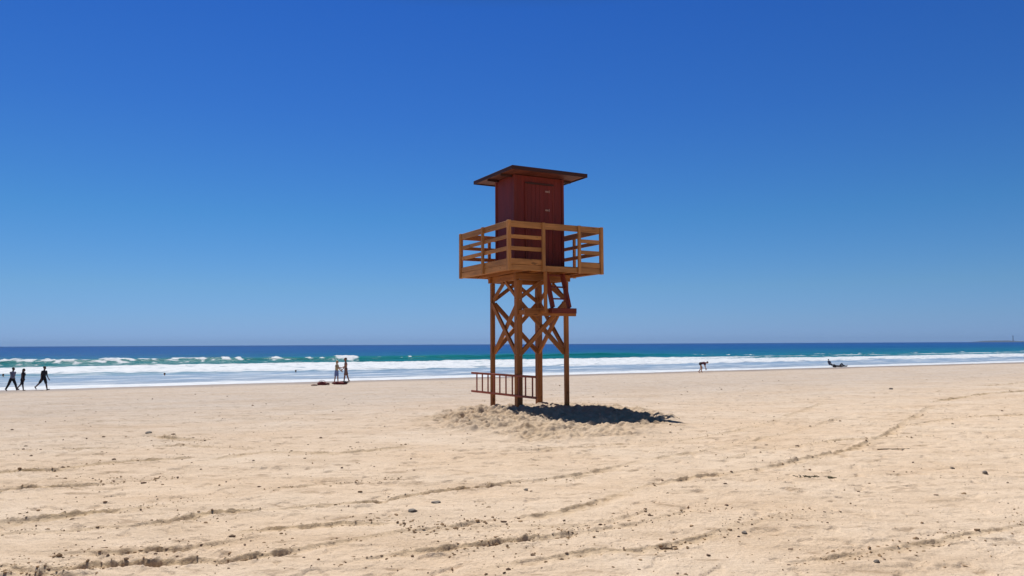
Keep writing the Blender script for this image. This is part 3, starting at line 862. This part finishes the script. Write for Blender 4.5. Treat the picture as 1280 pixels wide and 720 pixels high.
    for kind, mt in wear:
        bm = bmesh.new(); g = .016 * k
        if kind in ('shirt', 'tshirt', 'vest', 'dress'):
            ellip(bm, P(chest), (.165 * k + g, .11 * k + g, .185 * k), rot @ rl)
            ellip(bm, P(waist + tv * .03), (.135 * k + g, .10 * k + g, .19 * k), rot @ rl)
            ellip(bm, P(pel + tv * .03 * k), (.155 * k + g, .105 * k + g * 1.3, .10 * k), rot @ rl)
            capsule(bm, P(sh - Vector((sw * .8, 0, .02))), P(sh + Vector((sw * .8, 0, -.02))), .06 * k + g * .6, .06 * k + g * .6)
            if female:
                for s in (-1, 1): ellip(bm, P(chest + fv * .088 * k + Vector((s * .07 * k, 0, 0))), (.07 * k, .06 * k, .07 * k))
            if kind in ('shirt', 'tshirt'):
                for nm in 'LR':
                    shd, el, wr = J[nm][4:7]
                    e = el if kind == 'shirt' else shd + (el - shd) * .62
                    capsule(bm, P(shd), P(e), .058 * k + g, .045 * k + g)
                    if kind == 'shirt': capsule(bm, P(el), P(el + (wr - el) * .92), .045 * k + g, .032 * k + g)
            if kind == 'dress':
                for nm in 'LR':
                    hip, kn = J[nm][:2]
                    capsule(bm, P(hip), P(hip + (kn - hip) * .75), .10 * k + g, .10 * k + g)
        if kind in ('shorts', 'trousers', 'briefs', 'towel'):
            ellip(bm, P(pel + tv * .015 * k), (.158 * k + g, .108 * k + g, .115 * k), rot @ rl)
            for nm in 'LR':
                hip, kn, an = J[nm][:3]
                f = {'shorts': .78, 'trousers': 1.0, 'briefs': .12, 'towel': 1.0}[kind]
                capsule(bm, P(hip), P(hip + (kn - hip) * f), .092 * k + g, (.056 + .028 * (1 - f) + .012) * k + g)
                if kind == 'trousers': capsule(bm, P(kn), P(kn + (an - kn) * .9), .062 * k + g, .045 * k + g)
                if kind == 'towel': capsule(bm, P(kn), P(kn + (an - kn) * .35), .075 * k + g, .07 * k + g)
            if kind == 'towel':
                a_, b_ = J['L'], J['R']; capsule(bm, P((a_[0] + b_[0]) / 2), P((a_[1] + b_[1]) / 2), .13 * k, .10 * k)
        nm_ = {'shirt': 'shirt', 'tshirt': 'shirt', 'vest': 'top', 'dress': 'dress', 'shorts': 'shorts', 'trousers': 'trousers', 'briefs': 'swim_briefs', 'towel': 'towel_wrap'}[kind]
        fuse(bm, .013, nm_, M[mt], root, 2)
    return root

def ground_loc(px, py, dz=0.0):
    x, y = at(px, py); return (x, y, gz(x, y) + dz)

# three walkers at the far left, all going to the right... feet on the wet strip
person('leftmost walker, in lilac-grey shirt and black trousers, reaching towards the next walker', ground_loc(14.5, 488.3), -90 - 12, 1.62,
       lean=6, legL=(28, 8), legR=(-24, 10), armL=(-18, 12, 6), armR=(38, 12, 10), wear=(('shirt', 'lilac'), ('trousers', 'black')), skinm='skind')
person('slim walker in black between two other walkers', ground_loc(27.8, 488.3), -90 - 4, 1.50, female=True,
       lean=5, legL=(-30, 12), legR=(14, 4), armL=(-40, 5, 10), armR=(6, 18, 4), hair='long', wear=(('vest', 'black'), ('shorts', 'black')), skinm='skind')
person('tall walker in dark top and shorts striding alone, right of the two close together', ground_loc(54.0, 488.2), -90 - 8, 1.60,
       lean=3, legL=(17, 4), legR=(-34, 14), armL=(12, 14, 5), armR=(-10, 12, 5), wear=(('tshirt', 'black'), ('shorts', 'black')), skinm='skind')
# the pair standing by the water
person('blond person with bare back and blue shorts standing beside a taller tanned one', ground_loc(420.6, 478.2), -105, 1.66,
       lean=3, legL=(6, 2), legR=(-7, 3), armL=(14, 30, 8), armR=(42, 34, 14), hair='bob', hairm='blond', skinm='skin', wear=(('vest', 'yellow'), ('shorts', 'bluec')))
person('tall tanned person with brown shorts, legs apart, facing the shorter blond one', ground_loc(432.2, 478.6), 110, 1.80,
       lean=2, legL=(12, 5), legR=(-15, 4), armL=(26, 50, 14), armR=(8, 30, 16), hair='short', hairm='brownh', skinm='skint', wear=(('shorts', 'brownc'),))
# the one bending over at the water's edge
person('person in dark top bending far forward at the edge of the water', ground_loc(875.5, 466.2), -84, 1.66,
       lean=84, neck=-8, legL=(30, 44), legR=(4, 40), armL=(16, 8, 6), armR=(-4, 8, 6), hair='short', hairm='hair', skinm='skin', wear=(('tshirt', 'plum'), ('briefs', 'black')))
# sitter and sunbather at the right
person('person in dark clothes sitting upright on the sand, right of the bending one', ground_loc(1037.5, 458.8), -60, 1.50,
       lean=-24, legL=(92, 60, 80), legR=(86, 50, 80), armL=(22, 26, 10), armR=(26, 24, 10), wear=(('tshirt', 'navy'), ('shorts', 'black')), skinm='skind')
person('person in dark clothes lying down beside the upright sitter', ground_loc(1049.5, 459.0), -92, 1.70,
       lean=0, tilt=-88, legL=(50, 92, 80), legR=(4, 4, 80), armL=(4, 6, 12), armR=(4, 6, 12), hair='bob', wear=(('vest', 'black'), ('trousers', 'black')), skinm='skind')
# someone cut by the right edge of the picture
person('dark-clothed person sitting at the right edge by the swash line', ground_loc(1281.5, 451.9), -80, 1.70,
       lean=10, legL=(82, 70, 80), legR=(76, 70, 80), armL=(30, 26, 10), armR=(34, 24, 10), wear=(('tshirt', 'black'), ('shorts', 'black')), skinm='skind')
# bathers in the white water (only head and shoulders above it)
def bather(label, t, s, wz=-.26):
    p = P0 + TD * t + SD * s
    o = person(label, (p[0], p[1], WATER_Z - 0.92 + wz), 170, 1.70, legL=(62, 100), legR=(48, 100), lean=12, armL=(10, 20, 20), armR=(10, 20, 20), wear=(('briefs', 'navy'),), skinm='skint')
    return o
bather('bather in the white water above the leftmost walker, only the head showing', -1.51, 27.52)
bather('bather in the foam between the walkers and the standing pair, only the head showing', 12.62, 20.68)
bather('bather in the foam just left of the standing pair, only the head showing', 25.89, 21.74)

# ------------------------------------------------------------------ belongings on the sand
def heap(name, label, cat, px, py, sx, sy, sz, mt, seed, parts=()):
    x, y = at(px, py)
    root = empty(name, (x, y, gz(x, y)), R(seed * 37 % 40 - 20)); tag(root, label, cat)
    def blob(nm, c, r, mat, sd):
        bm = bmesh.new(); bmesh.ops.create_icosphere(bm, subdivisions=3, radius=1)
        rg = random.Random(sd)
        ph = [rg.uniform(0, 6) for _ in range(6)]
        for v in bm.verts:
            k = 1 + .14 * math.sin(v.co.x * 5 + ph[0]) * math.sin(v.co.y * 6 + ph[1]) + .10 * math.sin(v.co.z * 7 + ph[2] + v.co.x * 4)
            v.co = Vector((v.co.x * r[0] * k + c[0], v.co.y * r[1] * k + c[1], max(v.co.z, -.5) * r[2] * k + c[2]))
        for f in bm.faces: f.smooth = True
        me = bpy.data.meshes.new(nm); bm.to_mesh(me); bm.free(); return link(nm, me, M[mat], root)
    blob('bag_body', (0, 0, sz * .35), (sx / 2, sy / 2, sz * .7), mt, seed)
    for k, (nm, c, r, mat) in enumerate(parts): blob(nm, c, r, mat, seed + 5 + k)
    # strap
    if name == 'beach_bag':
        bm = bmesh.new(); pr = None
        for k in range(11):
            a = math.pi * k / 10
            q = Vector((math.cos(a) * sx * .33, 0, sz * .8 + math.sin(a) * .14))
            if pr is not None: capsule(bm, pr, q, .012, .012, 6)
            pr = q
        me = bpy.data.meshes.new('handle'); bm.to_mesh(me); bm.free(); link('handle', me, M[mt], root)
    return root

heap('beach_bag', 'dark maroon bag on the sand, left of the two heaps by the standing pair', 'bag', 402.5, 481.8, .62, .34, .24, 'maroon', 3, (('folded_cloth', (.28, .0, .08), (.20, .16, .10), 'brownc'),))
heap('cloth_heap', 'small pale brown cloth lying left of the dark maroon bag', 'cloth', 393.0, 482.3, .42, .26, .09, 'brownc', 4)
heap('clothes_pile', 'long dark red pile of clothes and towels at the feet of the standing pair', 'pile of clothes', 425.2, 480.6, .92, .40, .20, 'maroon', 5,
     (('dark_cloth', (.30, .02, .12), (.18, .15, .12), 'black'), ('red_cloth', (-.34, .0, .09), (.20, .16, .09), 'maroon')))
heap('beach_bag', 'small dark bag beside the sunbather near the water', 'bag', 1043.0, 459.2, .45, .34, .34, 'black', 6)

# ------------------------------------------------------------------ stones, weed, driftwood
def chunk(name, label, cat, px, py, sz, mt, seed, flat=.6, group=None):
    x, y = at(px, py)
    rg = random.Random(seed)
    bm = bmesh.new(); bmesh.ops.create_icosphere(bm, subdivisions=3, radius=1)
    dirs = [(Vector((rg.gauss(0, 1), rg.gauss(0, 1), rg.gauss(0, 1))).normalized(), rg.uniform(.62, .92)) for _ in range(14)]
    for v in bm.verts:
        c = v.co.copy()
        for d, h in dirs:
            q = c.dot(d)
            if q > h: c -= d * (q - h)
        v.co = Vector((c.x * sz * rg.uniform(.99, 1.01), c.y * sz * .8, c.z * sz * flat))
    me = bpy.data.meshes.new(name); bm.to_mesh(me); bm.free()
    o = link(name, me, M[mt]); o.location = (x, y, gz(x, y) + sz * flat * .35); o.rotation_euler = (0, 0, rg.uniform(0, 6))
    tag(o, label, cat, group)
    return o
chunk('stone', 'largest dark brown stone lying alone on the sand at the right side', 'stone', 1231, 591, .048, 'stone', 1)
chunk('stone', 'small dark stone just left of the largest dark stone at right', 'stone', 1190.5, 584, .034, 'stone', 2)
chunk('stone', 'dark stone alone on the far sand to the right of the sitting people', 'stone', 1114, 487, .10, 'stone', 3, .4)
chunk('stone', 'flat grey stone in the left foreground between the two long wheel ruts', 'stone', 545, 631, .065, 'stone', 4, .35)
chunk('stone', 'brown stone left of the flat grey stone', 'stone', 516, 643.5, .058, 'stone', 5, .4)
chunk('stone', 'dark lump on the left sand below the walkers, near a low ridge', 'stone', 186, 541, .09, 'stone', 6, .4)
chunk('stone', 'small dark stone at the bottom right, nearest the lower edge', 'stone', 1096, 706, .028, 'stone', 7)
chunk('stone', 'pale brown stone at the bottom centre right', 'stone', 931, 669, .036, 'stone', 8, .5)
chunk('stone', 'dark pebble left of centre below the wooden tower', 'stone', 658, 615, .035, 'stone', 9)
def weed(px, py, label, seed, n=14, sz=.075):
    x, y = at(px, py); rg = random.Random(seed); bm = bmesh.new()
    for i in range(n):
        a = rg.uniform(0, 6.28); p = Vector((rg.gauss(0, sz * .7), rg.gauss(0, sz * .35), .008))
        for k in range(4):
            a += rg.uniform(-.9, .9); q = p + Vector((math.cos(a), math.sin(a) * .7, rg.uniform(-.25, .3))) * sz * .3; q.z = max(.003, q.z)
            capsule(bm, p, q, .006, .005, 5); p = q
    me = bpy.data.meshes.new('seaweed_clump'); bm.to_mesh(me); bm.free()
    o = link('seaweed_clump', me, M['weed']); o.location = (x, y, gz(x, y)); tag(o, label, 'seaweed')
weed(1011, 597, 'tangled clump of dry seaweed on the sand right of the main wheel rut', 1)
weed(1036, 595, 'smaller dark seaweed scrap close by the tangled clump', 2, 14, .06)
def stick(px, py, ln, label, seed, rz):
    x, y = at(px, py); rg = random.Random(seed); bm = bmesh.new(); p = Vector((-ln / 2, 0, .012)); n = 7
    for k in range(n):
        q = p + Vector((ln / n, rg.uniform(-.02, .02), rg.uniform(-.004, .006))); q.z = max(q.z, .008)
        capsule(bm, p, q, .011 * (1 - k * .07), .011 * (1 - (k + 1) * .07), 7)
        if k == 3: capsule(bm, q, q + Vector((.05, .05, .01)), .006, .003, 5)
        p = q
    me = bpy.data.meshes.new('driftwood_stick'); bm.to_mesh(me); bm.free()
    o = link('driftwood_stick', me, M['stick']); o.location = (x, y, gz(x, y) + .01); o.rotation_euler = (0, 0, rz); tag(o, label, 'driftwood')
stick(1117, 562, .55, 'thin dark driftwood stick on the sand at the upper right', 3, .1)
stick(837, 687, .14, 'short forked twig at the bottom centre', 4, .6)

def scatter(name, n, mat, size, seed, clump, lo=4.2, hi=60):
    """uncountable crumbs lying on the sand"""
    rg = np.random.default_rng(seed)
    # candidate positions: some along the ruts, some anywhere
    r = np.sqrt(rg.uniform(0, 1, n) ** 1.3) * 0 + lo * np.exp(rg.uniform(0, 1, n) ** .9 * math.log(hi / lo))
    a = rg.uniform(-.66, .66, n)
    x = r * np.sin(a); y = r * np.cos(a)
    k = int(n * clump)
    idx = rg.integers(0, len(TRACKS), k)
    for i in range(k):
        pts, amp, wd = TRACKS[idx[i]]
        f = rg.uniform(0, 1); px = np.array([p[0] for p in pts]); py = np.array([p[1] for p in pts])
        xx = px[0] + (px[-1] - px[0]) * f
        x[i] = xx; y[i] = np.interp(xx, px, py) + rg.normal(0, 1) * wd * 1.8 + wd * .3
    # patchiness
    keep = (vn(x / 1.7, y / 1.7, 200 + seed) > rg.uniform(-.9, .35, n)) & (shore_s(x, y) < -6)
    x = x[keep]; y = y[keep]; n = len(x)
    z, _ = sand_z(x, y)
    bm = bmesh.new(); bmesh.ops.create_icosphere(bm, subdivisions=1, radius=1)
    bv = np.array([v.co for v in bm.verts]); bf = np.array([[v.index for v in f.verts] for f in bm.faces]); bm.free()
    nv = len(bv)
    sz = size * np.exp(rg.normal(0, .48, n))[:, None, None]
    V = np.repeat(bv[None], n, 0) * (1 + rg.normal(0, .22, (n, nv, 1)))
    st = np.stack([rg.uniform(.7, 1.5, n), rg.uniform(.5, 1.0, n), rg.uniform(.35, .75, n)], -1)[:, None, :]
    V = V * st * sz
    an = rg.uniform(0, 6.28, n)[:, None]; c, s_ = np.cos(an), np.sin(an)
    vx = V[:, :, 0] * c - V[:, :, 1] * s_; vy = V[:, :, 0] * s_ + V[:, :, 1] * c
    V = np.stack([vx + x[:, None], vy + y[:, None], V[:, :, 2] + z[:, None] + sz[:, :, 0] * .18], -1)
    F = (bf[None] + (np.arange(n) * nv)[:, None, None]).reshape(-1, 3)
    me = bpy.data.meshes.new(name)
    me.from_pydata(V.reshape(-1, 3).tolist(), [], F.tolist()); me.update()
    o = link(name, me, mat); o['kind'] = 'stuff'; return o
o = scatter('sand_clods', 6500, M['clod'], .0075, 5, .6, hi=30); tag(o, 'crumbs of damp sand strewn along the wheel ruts', 'sand clods')
o = scatter('shell_and_weed_bits', 2100, M['bits'], .0075, 6, .3, hi=40); tag(o, 'small dark bits of shell and weed strewn over the dry sand', 'beach litter')

o = scatter('far_specks', 800, M['speckbits'], .016, 9, .12, lo=14, hi=62); tag(o, 'small dark specks scattered on the far part of the beach', 'beach litter')  # small dark chunks thinly strewn over the far sand

# ------------------------------------------------------------------ far shore with lighthouse
def far_shore():
    D = 6500.0
    x0 = (1229 - 640) / FPX * D; x1 = (1420 - 640) / FPX * D
    n = 140; X = np.linspace(x0, x1, n); V = []; F = []
    base = WATER_Z - 2
    for i, x in enumerate(X):
        f = i / (n - 1)
        h = 16 * float(sstep(0, .09, np.array(f))) * (1 - .45 * float(sstep(.17, .26, np.array(f)))) * (.85 + .25 * float(vn(np.array([f * 14.0]), np.array([.3]), 3)[0]))
        for dy, hh in ((-320, 0), (-120, .55), (0, 1), (150, .9), (420, 0)):
            V.append((x, D + dy + 40 * math.sin(f * 9), base + max(h, .2) * hh * 1.0))
    for i in range(n - 1):
        for k in range(4):
            a = i * 5 + k; F.append((a, a + 5, a + 6, a + 1))
    me = bpy.data.meshes.new('headland'); me.from_pydata(V, [], F); me.update()
    o = link('headland', me, M['rock']); o['kind'] = 'structure'
    # lighthouse
    lx = (1264.5 - 640) / FPX * D
    t = empty('lighthouse', (lx, D, base + 9)); tag(t, 'tiny lighthouse on the low headland on the horizon', 'lighthouse')
    def cone(nm, z0, z1, r0, r1, mat):
        bm = bmesh.new(); bmesh.ops.create_cone(bm, segments=20, cap_ends=True, radius1=r0, radius2=r1, depth=z1 - z0, matrix=Matrix.Translation((0, 0, (z0 + z1) / 2)))
        me = bpy.data.meshes.new(nm); bm.to_mesh(me); bm.free(); link(nm, me, mat, t)
    cone('shaft', 0, 42, 3.6, 2.2, M['pale']); cone('gallery', 42, 43.2, 3.6, 3.6, M['rock']); cone('lantern', 43.2, 47, 1.8, 1.8, M['pale']); cone('dome', 47, 49, 2.1, .3, M['rock'])
far_shore()

for o in list(COL.objects):
    c = o.get('category')
    g = {'stone': 'stones lying on the sand', 'seaweed': 'scraps of seaweed', 'driftwood': 'driftwood on the sand', 'bag': 'belongings left on the sand',
         'cloth': 'belongings left on the sand', 'pile of clothes': 'belongings left on the sand'}.get(c)
    if c == 'person': g = 'bathers in the white water' if o['label'].startswith('bather') else 'people along the water'
    if g: o['group'] = g

# ------------------------------------------------------------------ sea air
def haze():
    bm = bmesh.new(); bmesh.ops.create_cube(bm, size=1.0)
    bmesh.ops.scale(bm, vec=(30000, 30000, 90), verts=bm.verts); bmesh.ops.translate(bm, vec=(0, 0, 90 / 2 - 11.5), verts=bm.verts)
    me = bpy.data.meshes.new('haze'); bm.to_mesh(me); bm.free()
    m = bpy.data.materials.new('sea_air'); m.use_nodes = True; nt = m.node_tree
    for n in list(nt.nodes):
        if n.type == 'BSDF_PRINCIPLED': nt.nodes.remove(n)
    v = nt.nodes.new('ShaderNodeVolumePrincipled'); v.inputs['Density'].default_value = 4e-05
    v.inputs['Color'].default_value = (.38, .62, 1.0, 1); v.inputs['Anisotropy'].default_value = 0
    nt.links.new(v.outputs[0], nt.nodes['Material Output'].inputs['Volume'])
    o = link('haze', me, m); o['kind'] = 'stuff'
if 4e-05 > 0: haze()

# ------------------------------------------------------------------ light, sky, camera
SUN_AZ = R(24)      # direction the shadows fall to is opposite; azimuth of sun from +y towards -x
SUN_EL = R(57)
sun_dir = Vector((-math.sin(SUN_AZ) * math.cos(SUN_EL), math.cos(SUN_AZ) * math.cos(SUN_EL), math.sin(SUN_EL)))
ld = bpy.data.lights.new('sun', 'SUN'); ld.energy = 4.9; ld.angle = R(.53); ld.color = (1.0, .965, .915)
lo = bpy.data.objects.new('sun', ld); COL.objects.link(lo); lo.location = (-20, 30, 40)
lo.rotation_euler = sun_dir.to_track_quat('Z', 'Y').to_euler()

w = bpy.data.worlds.new('World'); scene.world = w; w.use_nodes = True
N = w.node_tree.nodes; L = w.node_tree.links
bg = N['Background']
sk = N.new('ShaderNodeTexSky'); sk.sky_type = 'NISHITA'; sk.sun_disc = False
sk.sun_elevation = SUN_EL; sk.sun_rotation = -SUN_AZ
sk.altitude = 0; sk.air_density = 1.0; sk.dust_density = 0.0; sk.ozone_density = 1.5
# strongly blue sky tinted by height; unseen dome above greyed to set shadow fill
wtc = N.new('ShaderNodeTexCoord'); wsx = N.new('ShaderNodeSeparateXYZ'); L.new(wtc.outputs['Generated'], wsx.inputs[0])
wr = ramp(N, [(0.001, (0.2932, 0.519, 1.2741)), (0.012, (0.3074, 0.5297, 1.2381)), (0.0301, (0.3161, 0.5457, 1.1289)), (0.0704, (0.3162, 0.5717, 0.9935)), (0.1603, (0.229, 0.566, 0.972)), (0.2847, (0.178, 0.493, 1.032)), (0.4073, (0.145, 0.454, 1.069)), (0.45, (0.16, 0.34, 0.56)), (0.52, (0.21, 0.28, 0.3)), (1, (0.21, 0.24, 0.22))])
L.new(wsx.outputs[2], wr.inputs[0])
L.new(mix(N, L, 1.0, sk.outputs[0], wr.outputs[0], 'MULTIPLY'), bg.inputs[0]); bg.inputs[1].default_value = 0.08

cd = bpy.data.cameras.new('camera'); cam = bpy.data.objects.new('camera', cd); COL.objects.link(cam)
cd.sensor_width = 36; cd.lens = 36 * FPX / 1280; cd.clip_start = .05; cd.clip_end = 90000
f = Vector((0, math.cos(PITCH), math.sin(PITCH))); rgt = Vector((1, 0, 0)); upv = rgt.cross(f)
c, s = math.cos(ROLL), math.sin(ROLL)
RR_ = rgt * c - upv * s; UU_ = rgt * s + upv * c
cam.matrix_world = Matrix.Translation((0, 0, CAM_H)) @ Matrix((RR_, UU_, -f)).transposed().to_4x4()
scene.camera = cam
scene.view_settings.view_transform = 'Standard'; scene.view_settings.look = 'None'
scene.view_settings.exposure = 0.0; scene.view_settings.gamma = 1
scene.view_settings.use_curve_mapping = False
